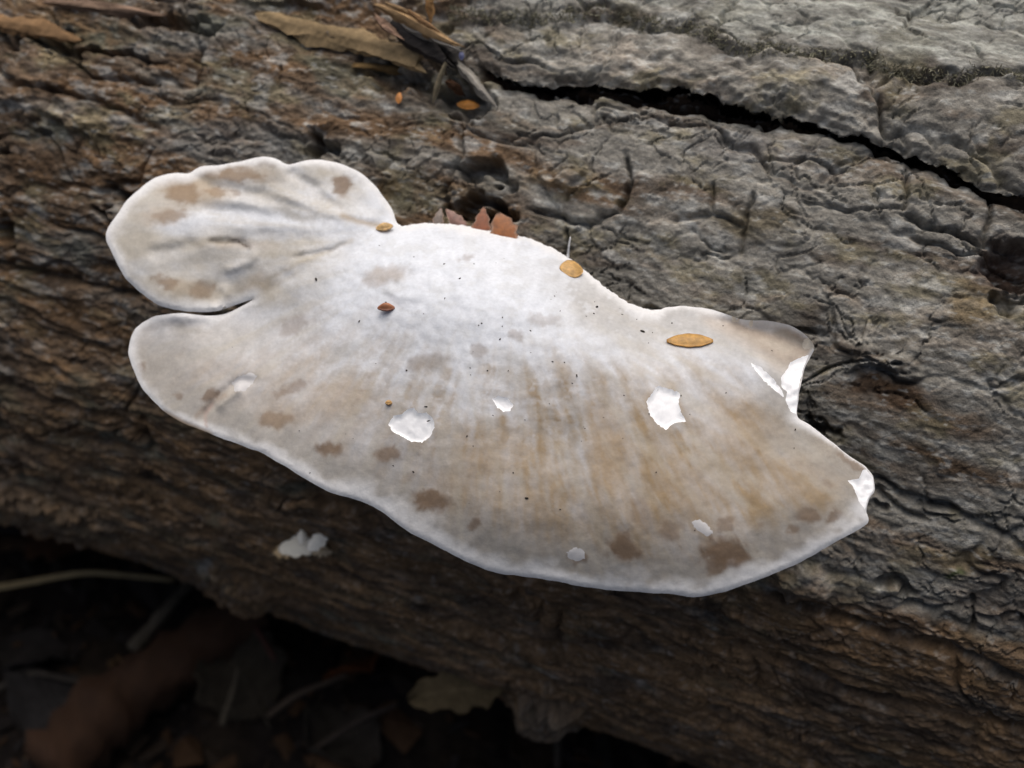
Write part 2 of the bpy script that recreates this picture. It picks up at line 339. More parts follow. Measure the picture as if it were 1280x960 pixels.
fi2 = fbm(sF / 3.4, aF / 1.2, 131, 3, 0.7); c *= ((1 + 0.42 * fin) * (1 + 0.38 * fi2)).clip(0.35, 1.8)[:, None]
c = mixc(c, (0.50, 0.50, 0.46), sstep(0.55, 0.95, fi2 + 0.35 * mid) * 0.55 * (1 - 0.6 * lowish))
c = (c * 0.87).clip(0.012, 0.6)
LOGV = cyl(T.ravel(), H.ravel() - ovh / 1000 / LR, LR + hgt / 1000)
G = LOGV.reshape(NT, NH, 3)
gt = np.gradient(G, axis=0); gh = np.gradient(G, axis=1)
LOGN = np.cross(gt, gh); LOGN /= np.linalg.norm(LOGN, axis=-1, keepdims=True) + 1e-12
outw = (np.cos(H)[..., None] * LN + np.sin(H)[..., None] * LZ)
LOGN *= np.sign((LOGN * outw).sum(-1, keepdims=True)); LOGN = LOGN.reshape(-1, 3)
ii, jj = np.meshgrid(np.arange(NT - 1), np.arange(NH - 1), indexing='ij')
v00 = (ii * NH + jj).ravel(); quads = np.stack([v00, v00 + NH, v00 + NH + 1, v00 + 1], 1)
tst = np.cross(LOGV[quads[0, 1]] - LOGV[quads[0, 0]], LOGV[quads[0, 3]] - LOGV[quads[0, 0]])
if tst @ LOGN[quads[0, 0]] < 0: quads = quads[:, ::-1]

# ------------------------------------------------------------------ ground
ZG = -0.062
def ground_h(x, y):
    X, Y = x * 1000, y * 1000
    fade = np.exp(-(np.hypot(x, y) / 3.0) ** 2)
    near = 7 * fbm(X / 60, Y / 60, 201, 4) + 2.5 * np.abs(fbm(X / 14, Y / 14, 203, 3))
    return ZG + near / 1000 * fade + 0.10 * fbm(x / 2.5, y / 2.5, 207, 3) * (1 - np.exp(-(np.hypot(x, y) / 1.2) ** 2))
gx = np.r_[-np.geomspace(30, 0.36, 40), np.linspace(-0.35, 0.35, 230), np.geomspace(0.36, 30, 40)]
GX, GY = np.meshgrid(gx, gx, indexing='ij'); gz = ground_h(GX.ravel(), GY.ravel())
n = len(gx); gi, gj = np.meshgrid(np.arange(n - 1), np.arange(n - 1), indexing='ij'); g0 = (gi * n + gj).ravel()
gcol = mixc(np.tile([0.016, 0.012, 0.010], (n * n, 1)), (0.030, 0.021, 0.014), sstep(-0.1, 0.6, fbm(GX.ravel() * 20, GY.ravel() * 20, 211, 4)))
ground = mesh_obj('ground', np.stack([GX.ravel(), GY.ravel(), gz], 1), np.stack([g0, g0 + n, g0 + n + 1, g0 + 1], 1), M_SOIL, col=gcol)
ground['kind'] = 'structure'
def at_ground(px, lift=0.0):
    d = ray(np.asarray(px, float)); z = ZG
    for _ in range(5):
        P = CAM + d * ((z - CAM[2]) / d[2]); z = ground_h(P[0:1], P[1:2])[0]
    return P + np.array([0, 0, lift])

# ------------------------------------------------------------------ log: every plate of bark between the cracks is a part
log = thing('fallen_log', 'thick fallen log with cracked grey brown bark carrying the white fungus', 'log')
fid = pid[quads[:, 0]]
cen = LOGV[quads].mean(1); cpx = proj(cen)
seen = front[quads[:, 0]] & (cpx[:, 0] > -40) & (cpx[:, 0] < 1320) & (cpx[:, 1] > -40) & (cpx[:, 1] < 1000)
key = np.where(seen, fid, -1)
u_, inv, cnt = np.unique(key, return_inverse=True, return_counts=True)
small = cnt[inv] < 1500; key = np.where(small, -1, key)
order = np.argsort(key, kind='stable'); ks = key[order]; cuts = np.r_[0, np.flatnonzero(np.diff(ks)) + 1, len(ks)]
for a, b in zip(cuts[:-1], cuts[1:]):
    f = quads[order[a:b]]; uv, fi = np.unique(f, return_inverse=True)
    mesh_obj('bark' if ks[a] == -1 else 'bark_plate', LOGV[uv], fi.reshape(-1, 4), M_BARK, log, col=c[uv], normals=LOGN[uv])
for e, nm in ((0, 'cut_end'), (NT - 1, 'cut_end')):
    ring = G[e]; cc = ring.mean(0); rings = [ring * s + cc * (1 - s) for s in (1.0, 0.85, 0.6, 0.3, 0.05)]
    V = np.concatenate(rings); Fs = [(r * NH + i, r * NH + i + 1, (r + 1) * NH + i + 1, (r + 1) * NH + i) for r in range(4) for i in range(0, NH - 1)]
    mesh_obj(nm, V, np.array(Fs), M_WOOD, log, col=np.tile([0.25, 0.17, 0.10], (len(V), 1)))

# ------------------------------------------------------------------ the bracket fungus
P0, _t, _h = hit_cyl(np.array([[600., 300.]])); P0 = P0[0]
PN = np.array([0, -math.tan(math.radians(5)), 1.0]); PN /= np.linalg.norm(PN)
HC = np.array([  # photo x, y, height above the shelf plane (cm)
    (500, 283, .75), (530, 279, .75), (600, 284, .65), (640, 292, .62), (680, 305, .62), (740, 345, .62), (790, 380, .62), (830, 392, .62),
    (590, 335, 1.35), (520, 325, 1.25), (670, 360, 1.32), (750, 415, 1.22), (640, 430, 1.12), (540, 440, 0.9), (440, 400, .65), (850, 440, .9),
    (700, 540, .5), (560, 550, .32), (840, 560, .5), (420, 500, .15), (300, 450, 0.0), (950, 590, .2), (1030, 630, -.05), (640, 640, -.15), (780, 650, -.05), (930, 670, -.2),
    (165, 440, -.55), (190, 400, -.45), (285, 393, -.3), (230, 460, -.25), (250, 530, -.65), (360, 585, -.55), (480, 640, -.8), (620, 715, -1.1), (750, 736, -1.15), (870, 745, -1.05), (1000, 703, -.75), (1086, 650, -.3), (1092, 597, -.05),
    (240, 216, .95), (345, 198, 1.45), (410, 201, 1.4), (470, 240, 1.0), (140, 280, .65), (142, 320, .45), (200, 380, .3), (270, 388, .2), (240, 285, .85), (330, 250, 1.05), (400, 270, 1.0), (330, 330, .65), (318, 372, .2), (380, 330, .85), (210, 330, .42),
    (860, 385, .62), (925, 399, .85), (990, 408, 1.0), (1018, 436, .9), (960, 440, .9), (985, 470, .8), (998, 520, .45), (1040, 550, .25), (930, 480, .75)])
def tps_fit(pts, vals, lam=0.02):
    n = len(pts); r = np.hypot(*(pts[:, None] - pts[None]).transpose(2, 0, 1)) / 300
    K = np.where(r > 0, r * r * np.log(r + 1e-12), 0) + lam * np.eye(n); Pm = np.c_[np.ones(n), pts / 300]
    A = np.block([[K, Pm], [Pm.T, np.zeros((3, 3))]]); return np.linalg.solve(A, np.r_[vals, 0, 0, 0])
TW = tps_fit(HC[:, :2], HC[:, 2])
def tps(P):
    out = np.empty(len(P))
    for s in range(0, len(P), 4000):
        p = P[s:s + 4000]; r = np.hypot(p[:, None, 0] - HC[None, :, 0], p[:, None, 1] - HC[None, :, 1]) / 300
        out[s:s + 4000] = np.where(r > 0, r * r * np.log(r + 1e-12), 0) @ TW[:-3] + TW[-3] + (p / 300) @ TW[-2:]
    return out
ATTACH = [(498, 281), (530, 279), (560, 280), (600, 284), (640, 292), (680, 305), (710, 322), (740, 345), (765, 365), (790, 380), (822, 387)]
OUT_A = [(500, 281), (530, 279), (560, 280), (600, 284), (640, 292), (680, 305), (710, 322), (740, 345), (765, 365), (790, 380), (820, 388),
         (835, 384), (860, 383), (895, 388), (925, 399), (960, 401), (990, 408), (1008, 420), (1018, 434), (1014, 444), (1006, 460), (1001, 480), (998, 500), (997, 520),
         (1012, 531), (1030, 545), (1060, 568), (1078, 581), (1084, 586), (1092, 597), (1093, 614), (1086, 624), (1083, 638), (1086, 650), (1078, 659), (1040, 680), (1000, 703), (950, 724), (900, 741), (870, 746), (830, 742), (780, 739), (740, 735),
         (690, 726), (650, 720), (620, 716), (590, 705), (550, 685), (510, 664), (480, 642), (455, 628), (420, 618), (390, 604), (360, 585), (330, 568), (300, 556), (270, 545), (250, 537), (220, 524), (195, 505), (175, 480), (164, 455),
         (161, 435), (168, 413), (185, 399), (205, 393), (230, 391.5), (258, 394.5), (285, 391), (316, 374), (284, 385), (270, 389), (250, 390.2), (228, 388.5), (200, 382), (175, 365), (155, 345), (142, 320), (133, 300), (134, 287), (145, 270), (158, 252), (175, 235), (195, 222), (218, 216), (236, 216.5), (252, 208), (275, 206), (300, 202),
         (325, 196), (345, 198), (361, 206), (385, 200), (410, 201), (440, 210), (462, 225), (478, 244), (490, 262)]
OUT = catmull(OUT_A, 2.6)
_oa = np.arange(len(OUT)); _att = np.exp(-(polydist(OUT, ATTACH)[0] / 6) ** 2)
_on = np.roll(OUT, -1, 0) - np.roll(OUT, 1, 0); _on = np.stack([-_on[:, 1], _on[:, 0]], 1) / (np.linalg.norm(_on, axis=1, keepdims=True) + 1e-9)
_slit = sstep(16, 30, np.abs(OUT - np.array([285, 389])).max(1))
OUT = OUT + _on * ((0.8 * fbm(_oa / 9.0, _oa * 0.0, 481, 3) + _att * 1.3 * fbm(_oa / 2.5, _oa * 0.0 + 3, 483, 3)) * _slit)[:, None]
SCARS = [
    ('white', [(485, 530), (492, 520), (505, 516), (512, 510), (518, 510), (522, 517), (533, 515), (541, 522), (543, 535), (538, 545), (528, 553), (515, 552), (503, 546), (492, 540)]),
    ('white', [(616, 498), (624, 495), (634, 498), (642, 506), (638, 513), (629, 514), (620, 508)]),
    ('white', [(808, 502), (816, 489), (824, 482), (838, 487), (850, 491), (848, 505), (852, 517), (858, 527), (846, 528), (838, 532), (833, 538), (822, 530), (812, 518)]),
    ('dull', [(864, 652), (874, 649), (884, 655), (891, 666), (884, 671), (872, 664)]),
    ('white', [(1060, 601), (1074, 598), (1078, 588), (1083, 586.5), (1091, 597), (1091.5, 613), (1084.5, 624), (1081, 637), (1076, 630), (1070, 618), (1066, 608)]),
    ('white', [(1011, 443.5), (1004, 460), (999, 480), (996.5, 499), (995.5, 518), (988, 514), (982, 500), (984, 490), (977, 484), (976, 472), (984, 462), (988, 453), (1000, 447)]),
    ('white', [(938, 453), (950, 458), (965, 472), (976, 486), (980, 497), (968, 487), (955, 476), (945, 464)]),
    ('dull', [(708, 690), (720, 684), (730, 688), (731, 698), (722, 702), (711, 698)]),
    ('dull', [(290, 478), (300, 470), (312, 466), (322, 470), (316, 480), (306, 488), (294, 490)])]
def roughen(poly, step=2.4, amp=0.9):
    p = np.asarray(poly, float); out = []
    for i in range(len(p)):
        a, b = p[i], p[(i + 1) % len(p)]; k_ = max(1, int(np.hypot(*(b - a)) / step))
        for q_ in range(k_): out.append(a + (b - a) * q_ / k_)
    out = np.array(out); return out + amp * rng.uniform(-1, 1, out.shape)
scar_polys = []
for i_, (kd, pl) in enumerate(SCARS): scar_polys.append(roughen(pl, amp=0.5 if i_ in (4, 5) else 0.9))
hx = 3.1; xs = np.arange(125, 1100, hx); ys = np.arange(190, 752, hx * 0.866)
GXp, GYp = np.meshgrid(xs, ys); GXp = GXp + (np.arange(len(ys)) % 2)[:, None] * hx / 2
inner = np.stack([GXp.ravel(), GYp.ravel()], 1) + rng.uniform(-0.5, 0.5, (GXp.size, 2))
inner = inner[inpoly(inner, OUT)]
def closed(p): return np.vstack([p, p[:1]])
keep = segdist(inner, closed(OUT)) > 1.6
for p in scar_polys:
    nb = np.flatnonzero(np.abs(inner - p.mean(0)).max(1) < 60); keep[nb] &= segdist(inner[nb], closed(p)) > 1.1
inner = inner[keep]
allp = [OUT]; edges = [(i, (i + 1) % len(OUT)) for i in range(len(OUT))]; off = len(OUT)
for p in scar_polys:
    allp.append(p); edges += [(off + i, off + (i + 1) % len(p)) for i in range(len(p))]; off += len(p)
allp.append(inner); pts = np.concatenate(allp)
res = delaunay_2d_cdt([Vector((float(x), float(y))) for x, y in pts], edges, [], 0, 1e-4)
cv2 = np.array([tuple(v) for v in res[0]]); tri = np.array([tuple(f) for f in res[2]])
tc_ = cv2[tri].mean(1); tri = tri[inpoly(tc_, OUT)]; tc_ = cv2[tri].mean(1)
edge_d = segdist(cv2, closed(OUT)); att_d = polydist(cv2, ATTACH)[0]
STROKES = [  # polyline, half width px, height cm (negative: groove)
    ([(255, 303), (285, 301), (300, 303), (314, 310)], 3.5, -.05), ([(314, 309), (318, 318), (312, 328), (296, 334), (276, 338)], 6, .045), ([(279, 352), (282, 368), (278, 382), (258, 388)], 7, .05),
    ([(322, 248), (352, 262), (400, 276), (450, 283), (482, 285)], 9, -.03), ([(330, 236), (370, 250), (420, 268), (470, 280)], 8, .08), ([(425, 270), (450, 276), (486, 284)], 5, -.04),
    ([(240, 218), (262, 232), (300, 240), (340, 246)], 8, -.07), ([(361, 207), (372, 222), (400, 240)], 8, -.06), ([(316, 374), (345, 358), (372, 338), (420, 318), (470, 305)], 8, -.02),
    ([(252, 537), (258, 515), (276, 494), (300, 476), (330, 476)], 5, -.06), ([(268, 512), (286, 494), (306, 484)], 6, .06), ([(360, 325), (385, 318), (420, 312), (440, 300)], 4, -.05), ([(345, 338), (356, 346), (370, 344)], 6, -.02),
    ([(480, 286), (400, 272), (320, 256), (250, 246)], 9, .06), ([(470, 288), (400, 284), (330, 282), (270, 284)], 9, .05), ([(250, 300), (220, 312), (180, 318)], 9, -.05), ([(330, 262), (290, 262), (230, 262)], 9, -.05), ([(400, 232), (440, 262), (480, 280)], 8, .06),
    ([(205, 407), (240, 408), (262, 402)], 8, -.05), ([(700, 480), (706, 520)], 10, -.02), ([(740, 480), (760, 560), (800, 660)], 14, -.025), ([(860, 460), (920, 520), (1000, 590)], 14, -.02), ([(840, 395), (880, 400), (930, 404)], 5, -.03), ([(900, 402), (960, 415), (1002, 432), (994, 452)], 12, -.07),
    ([(560, 480), (520, 560), (470, 620)], 16, -.02), ([(600, 480), (600, 600), (610, 690)], 18, .02), ([(500, 345), (540, 340), (570, 352)], 8, -.04), ([(480, 360), (500, 372), (530, 370)], 6, .035)]
def stroke_h(P):
    s = np.zeros(len(P))
    for ln, w, a in STROKES:
        ln = np.asarray(ln, float); m = (P[:, 0] > ln[:, 0].min() - 4 * w) & (P[:, 0] < ln[:, 0].max() + 4 * w) & (P[:, 1] > ln[:, 1].min() - 4 * w) & (P[:, 1] < ln[:, 1].max() + 4 * w)
        j = np.flatnonzero(m)
        if len(j):
            dd, _, ff = polydist(P[j] + 1.5 * np.stack([fbm(P[j, 0] / 14, P[j, 1] / 14, 301, 2), fbm(P[j, 0] / 14, P[j, 1] / 14, 303, 2)], -1), ln)
            s[j] += a * np.exp(-(dd / w) ** 2) * sstep(-0.02, 0.2, ff) * sstep(-0.02, 0.2, 1 - ff)
    return s
def cap_h(P, ed=None):
    if ed is None: ed = segdist(P, closed(OUT))
    ang = np.arctan2(P[:, 1] - 200, P[:, 0] - 620); rad = np.hypot(P[:, 0] - 620, P[:, 1] - 200)
    lump = 0.020 * fbm(P[:, 0] / 75, P[:, 1] / 75, 311, 2) + 0.006 * fbm(P[:, 0] / 14, P[:, 1] / 14, 313, 3) * (1 + 1.4 * np.exp(-((rad - 100) / 130) ** 2))
    rays_ = 0.010 * fbm(ang * 12, rad / 200, 317, 2) * sstep(220, 400, rad)
    roll = -0.03 * np.clip(1 - ed / 6, 0, 1) ** 2 
    lnd = ((P[:, 0] - 845) * 67 - (P[:, 1] - 386) * 100) / 120
    flap = sstep(2, 14, lnd) * sstep(850, 930, P[:, 0]) * sstep(500, 455, P[:, 1]); lump = lump + flap * (-0.16 + 0.22 * np.exp(-ed / 9) * sstep(452, 420, P[:, 1]))
    return tps(P) + lump + rays_ + roll + stroke_h(P)
def shelf(P, h_cm):
    dd = ray(P); s = ((PN @ (P0 - CAM)) + h_cm / 100) / (dd @ PN); return CAM + s[:, None] * dd
hcap = cap_h(cv2, edge_d)
CAPV = shelf(cv2, hcap)
def at_cap(px, lift=0.0):
    p = np.asarray(px, float)[None]; return shelf(p, cap_h(p))[0] + lift * PN
# skin colour: white felted boss, buff fan, greyer towards the white margin, water stains, painted shade in the right lobe's curl
def cap_colour(P, ed):
    rad = np.hypot((P[:, 0] - 600) / 1.15, P[:, 1] - 335); ang = np.arctan2(P[:, 1] - 190, P[:, 0] - 640); r2 = np.hypot(P[:, 0] - 640, P[:, 1] - 190)
    rho = rad / (rad + ed + 1e-6)
    n1 = fbm(P[:, 0] / 70, P[:, 1] / 50, 401, 4); n2 = fbm(P[:, 0] / 18, P[:, 1] / 18, 403, 3); st = fbm(ang * 20 + 0.3 * n1, r2 / 120, 407, 4, 0.6); st2 = fbm(ang * 60, r2 / 40, 409, 3, 0.7)
    col = np.tile([0.815, 0.845, 0.89], (len(P), 1))
    fan = sstep(0.27, 0.62, rho + 0.05 * n1 + 0.07 * st) * sstep(375, 510, P[:, 1] - 0.12 * (P[:, 0] - 600) + 18 * n1 + 16 * st)
    fan = np.maximum(fan, 0.6 * sstep(560, 300, P[:, 0]) * sstep(380, 450, P[:, 1] + 30 * n1))
    col = mixc(col, (0.415, 0.325, 0.225), fan * (0.88 + 0.20 * st + 0.12 * st2 + 0.12 * n1).clip(0.25, 1.1) * (0.68 + 0.32 * sstep(380, 720, P[:, 0])))
    lob = sstep(490, 380, P[:, 0] + 0.6 * (P[:, 1] - 280)) * sstep(400, 370, P[:, 1])
    streak = np.exp(-(polydist(P, [(480, 288), (400, 282), (330, 272), (270, 268), (215, 285)])[0] / 16) ** 2); col = mixc(col, (0.58, 0.53, 0.445), lob * (0.72 + 0.5 * n1).clip(0, 1) * (1 - 0.8 * streak))
    grey = sstep(75, 24, ed + 14 * n1) * sstep(330, 420, P[:, 1] + 0.15 * (P[:, 0] - 500)); col = mixc(col, (0.47, 0.44, 0.395), grey * 0.72)
    rl = sstep(-2, 26, ((P[:, 0] - 845) * 67 - (P[:, 1] - 386) * 100) / 120 + 6 * n1) * sstep(850, 890, P[:, 0]) * sstep(500, 450, P[:, 1]); col = mixc(col, (0.54, 0.45, 0.36), rl * 0.92)
    col = mixc(col, (0.40, 0.33, 0.27), np.exp(-((polydist(P, [(930, 410), (975, 418), (1000, 430), (994, 448)])[0]) / 11) ** 2) * 0.55)  # shading of the curled right rim, painted as a darker beige band
    col *= (1 + 0.085 * n2 + 0.07 * st2 * fan + 0.05 * fbm(P[:, 0] / 6, P[:, 1] / 6, 437, 2))[:, None]
    boss = sstep(300, 130, rad); mot = fbm(P[:, 0] / 30, P[:, 1] / 16, 433, 4, 0.6)
    col = mixc(col, (0.64, 0.635, 0.61), boss * sstep(0.05, 0.6, mot) * 0.30); col = mixc(col, (0.86, 0.885, 0.925), boss * sstep(0.1, 0.5, -mot) * 0.4)
    a3 = np.arctan2(P[:, 1] - 300, P[:, 0] - 560); col = mixc(col, (0.58, 0.53, 0.44), sstep(0.0, 0.7, fbm(a3 * 18, rad / 150, 441, 4, 0.6)) * sstep(90, 230, rad) * 0.40)
    # stains: x, y, rx, ry, angle, strength, darkness
    Pw = P + np.stack([5 * fbm(P[:, 0] / 16, P[:, 1] / 16, 421, 3), 4 * fbm(P[:, 0] / 16, P[:, 1] / 16, 423, 3)], -1)
    for x, y, rx, ry, an, s in STAINS:
        q_ = ellq(Pw, (x, y, rx, ry, an)); col = mixc(col, (0.24, 0.16, 0.10), (1 - sstep(0.55, 1.15, q_ + 0.16 * st2 + 0.12 * n2)) * min(0.95, s * 1.4))
    for x, y, rx, ry, an, s in SMUDGES:
        q_ = ellq(Pw, (x, y, rx, ry, an)); col = mixc(col, (0.37, 0.35, 0.315), (1 - sstep(0.3, 1.2, q_)) * s)
    for x, y, rx, ry, an, s in YELLOW:
        q_ = ellq(Pw, (x, y, rx, ry, an)); col = mixc(col, (0.45, 0.325, 0.20), (1 - sstep(0.3, 1.2, q_)) * s)
    wid = (8 + 11 * sstep(500, 640, P[:, 1])) * (1 - 0.7 * sstep(960, 1030, P[:, 0]) * sstep(650, 600, P[:, 1])) * (0.95 + 0.8 * n1 + 0.25 * n2).clip(0.35, 1.8)
    col = mixc(col, (0.92, 0.915, 0.905), (1 - sstep(0.1, 1.7, ed / wid)) * 0.95)
    tear = (1 - sstep(0, 7, polydist(P, [(205, 517), (230, 530), (262, 544)])[0])) * 0.9; col = mixc(col, (0.42, 0.27, 0.13), tear)
    for ln, w, colr, s in [([(262, 302), (296, 302), (312, 309)], 2.0, (0.12, 0.09, 0.07), 0.9), ([(335, 350), (372, 330), (410, 314), (440, 300)], 3, (0.46, 0.38, 0.26), 0.4), ([(428, 270), (448, 277), (484, 285)], 3.5, (0.42, 0.31, 0.18), 0.7),
                           ([(246, 520), (262, 505), (282, 494)], 4, (0.40, 0.31, 0.24), 0.6), ([(258, 532), (256, 516), (266, 506)], 2, (0.55, 0.42, 0.36), 0.8), ([(284, 300), (240, 303), (212, 300)], 4, (0.50, 0.45, 0.36), 0.5), ([(316, 374), (345, 358), (372, 340)], 3, (0.50, 0.45, 0.37), 0.35)]:
        col = mixc(col, colr, np.exp(-(polydist(Pw * 0.4 + P * 0.6, ln)[0] / w) ** 2) * s)
    return (col * 0.82).clip(0.02, 0.86)
STAINS = [(228, 240, 26, 15, 12, .6), (212, 270, 26, 9, -8, .45), (270, 240, 22, 6, 5, .5), (290, 218, 46, 12, 8, .55), (335, 203, 14, 6, 10, .4), (427, 231, 15, 16, 0, .6), (295, 240, 8, 6, 0, .4), (208, 354, 18, 10, 10, .5), (252, 362, 18, 12, -10, .42),
          (178, 459, 8, 8, 0, .45), (225, 495, 9, 7, 0, .4), (262, 494, 14, 7, -15, .55), (345, 525, 22, 12, -8, .5), (366, 486, 28, 9, -22, .38), (410, 562, 21, 11, 0, .62), (486, 568, 17, 12, 0, .55), (539, 626, 26, 15, 6, .66), (592, 656, 9, 9, 0, .5), (510, 596, 14, 6, -35, .25),
          (720, 697, 13, 10, 0, .55), (779, 685, 24, 18, 25, .66), (838, 664, 18, 15, 20, .4), (908, 690, 36, 22, 8, .72), (896, 708, 22, 12, -15, .55), (908, 655, 14, 11, 0, .42), (1009, 644, 17, 10, 5, .6), (1043, 646, 13, 8, 0, .55), (988, 661, 9, 8, 0, .5), (1035, 604, 9, 6, 0, .25), (1066, 578, 24, 7, 30, .4),
          (595, 438, 15, 9, 0, .28), (645, 419, 15, 9, 25, .3), (680, 400, 20, 9, 0, .22), (536, 452, 28, 14, -8, .34), (365, 407, 24, 12, -20, .3), (585, 322, 10, 5, -20, .3), (482, 345, 36, 14, -10, .2), (948, 657, 5, 4, 0, .35), (800, 640, 14, 26, -15, .25)]
SMUDGES = [(365, 268, 34, 9, 18, .75), (232, 412, 30, 5, 6, .6), (240, 320, 60, 22, -5, .35), (430, 440, 30, 12, -25, .4), (540, 455, 30, 14, 0, .4), (640, 460, 30, 22, 40, .35), (720, 530, 16, 40, 0, .3), (330, 560, 70, 16, 25, .35), (430, 590, 60, 18, 20, .4), (300, 520, 30, 12, 20, .35), (985, 610, 80, 26, 30, .2), (690, 700, 60, 12, 8, .35), (850, 715, 40, 10, 0, .3), (170, 300, 26, 40, 0, .3), (220, 450, 40, 26, 0, .3), (970, 650, 40, 18, -20, .35)]
YELLOW = [(240, 236, 58, 24, 8, .5), (205, 268, 36, 16, -8, .4), (300, 214, 60, 13, 6, .45), (235, 360, 46, 14, 12, .35), (1000, 600, 60, 40, 30, .2), (700, 640, 90, 40, 8, .2), (300, 305, 60, 8, 3, .3), (420, 500, 60, 30, -25, .35), (610, 560, 60, 40, 0, .3), (760, 560, 30, 80, -12, .42), (850, 620, 60, 50, 0, .28), (930, 540, 60, 50, 30, .25), (480, 345, 30, 12, -10, .3), (320, 355, 30, 16, -20, .3), (560, 600, 40, 22, 0, .25), (480, 285, 10, 5, 0, .5), (350, 520, 36, 20, -10, .35)]
ccol = cap_colour(cv2, edge_d)
fungus = thing('bracket_fungus', 'large white and buff bracket fungus shelf growing on the log', 'fungus')
scar_of = np.full(len(tri), -1)
for i_, p in enumerate(scar_polys): scar_of[inpoly(tc_, p)] = i_
def orient(V, F, up):
    n_ = np.cross(V[F[:, 1]] - V[F[:, 0]], V[F[:, 2]] - V[F[:, 0]]); fl_ = (n_ @ up) < 0; F = F.copy(); F[fl_] = F[fl_][:, ::-1]; return F
capn = np.zeros_like(CAPV); tt = orient(CAPV, tri, PN)
fn = np.cross(CAPV[tt[:, 1]] - CAPV[tt[:, 0]], CAPV[tt[:, 2]] - CAPV[tt[:, 0]])
for k_ in range(3): np.add.at(capn, tt[:, k_], fn)
capn /= np.linalg.norm(capn, axis=1, keepdims=True) + 1e-15
f = tt[scar_of == -1]; uv, fi = np.unique(f, return_inverse=True)
cap = mesh_obj('cap', CAPV[uv], fi.reshape(-1, 3), M_CAP, fungus, col=ccol[uv], normals=capn[uv])
for i_, (kd, _p) in enumerate(SCARS):
    f = tt[scar_of == i_]; uv, fi = np.unique(f, return_inverse=True); P = cv2[uv]
    e = segdist(P, closed(scar_polys[i_])); inn = e > 0.4
    dep = (0.05 * sstep(0, 3, e) + 0.012 * fbm(P[:, 0] / 5, P[:, 1] / 5, 451 + i_, 2) * sstep(0, 4, e)) if i_ < 4 or i_ > 6 else (0.03 * sstep(0, 4, e) + 0.025 * fbm(P[:, 0] / 7, P[:, 1] / 7, 461, 3))
    if i_ in (3, 7, 8): dep = -dep * 0.25
    V = CAPV[uv] - (dep * inn / 100)[:, None] * PN
    base_c = (0.95, 0.95, 0.95) if kd == 'white' else (0.60, 0.585, 0.575)
    o = mesh_obj('flesh_scar', V, fi.reshape(-1, 3), M_FLESH, fungus, col=np.tile(base_c, (len(uv), 1)))
    o['label'] = ('bright white patch of eaten away flesh' if i_ < 3 else 'pale dull scuffed patch' if kd == 'dull' else 'torn bright white broken edge')
# underside: a shallow wedge that is thickest where it grows out of the bark
far = (edge_d < 1e-3)
sub = pts[len(OUT) + sum(len(p) for p in scar_polys):][::13]
sub = sub[segdist(sub, closed(OUT)) > 7]
ob = OUT[::3]
rb = delaunay_2d_cdt([Vector((float(x), float(y))) for x, y in np.concatenate([OUT, sub])], [(i, (i + 1) % len(OUT)) for i in range(len(OUT))], [], 0, 1e-4)
bv = np.array([tuple(v) for v in rb[0]]); bt = np.array([tuple(f_) for f_ in rb[2]]); bt = bt[inpoly(bv[bt].mean(1), OUT)]
bed = segdist(bv, closed(OUT)); bad = polydist(bv, ATTACH)[0]
th = np.minimum(np.maximum(bed - 2, 0) * 0.55 / 62, 0.5) + 1.7 * np.exp(-(bad / 75) ** 2) * sstep(0, 30, bed + 40 * np.exp(-(bad / 25) ** 2))
BV = shelf(bv, cap_h(bv, bed)) - (th / 100)[:, None] * (PN - np.array([0, 0.35, 0]))
mesh_obj('pore_surface', BV, orient(BV, bt, -PN), M_PORE, fungus)
# soil specks lying in the felt
spx = np.stack([rng.normal(660, 180, 400), rng.normal(430, 110, 400)], 1)
spx = spx[inpoly(spx, OUT)]; spx = spx[segdist(spx, closed(OUT)) > 6][:85]; spo = shelf(spx, cap_h(spx))
V, Fs, Cc = [], [], []
for o_ in spo:
    r = 0.00009 * math.exp(rng.normal(0.1, 0.5)); b0 = len(V); el = 1 + rng.random() * 1.4; a0 = rng.random() * 3.14
    for kz, rr in ((0, 1.0), (0.8, 0.75)):
        for q_ in range(6):
            a = q_ * math.pi / 3; x, y = math.cos(a) * r * rr * el * rng.uniform(.7, 1.2), math.sin(a) * r * rr * rng.uniform(.7, 1.2)
            V.append(o_ + np.array([x * math.cos(a0) - y * math.sin(a0), x * math.sin(a0) + y * math.cos(a0), kz * r]))
    for q_ in range(6): Fs.append([b0 + q_, b0 + (q_ + 1) % 6, b0 + 6 + (q_ + 1) % 6, b0 + 6 + q_])
    Fs.append([b0 + 6 + q_ for q_ in range(6)]); Cc += [rng.choice([0.03, 0.05, 0.09]) * np.array([1, .85, .7])] * 12
sp = mesh_obj('soil_specks', np.array(V), [list(f_) for f_ in Fs], M_SOIL, fungus, col=np.array(Cc)); sp['kind'] = 'stuff'

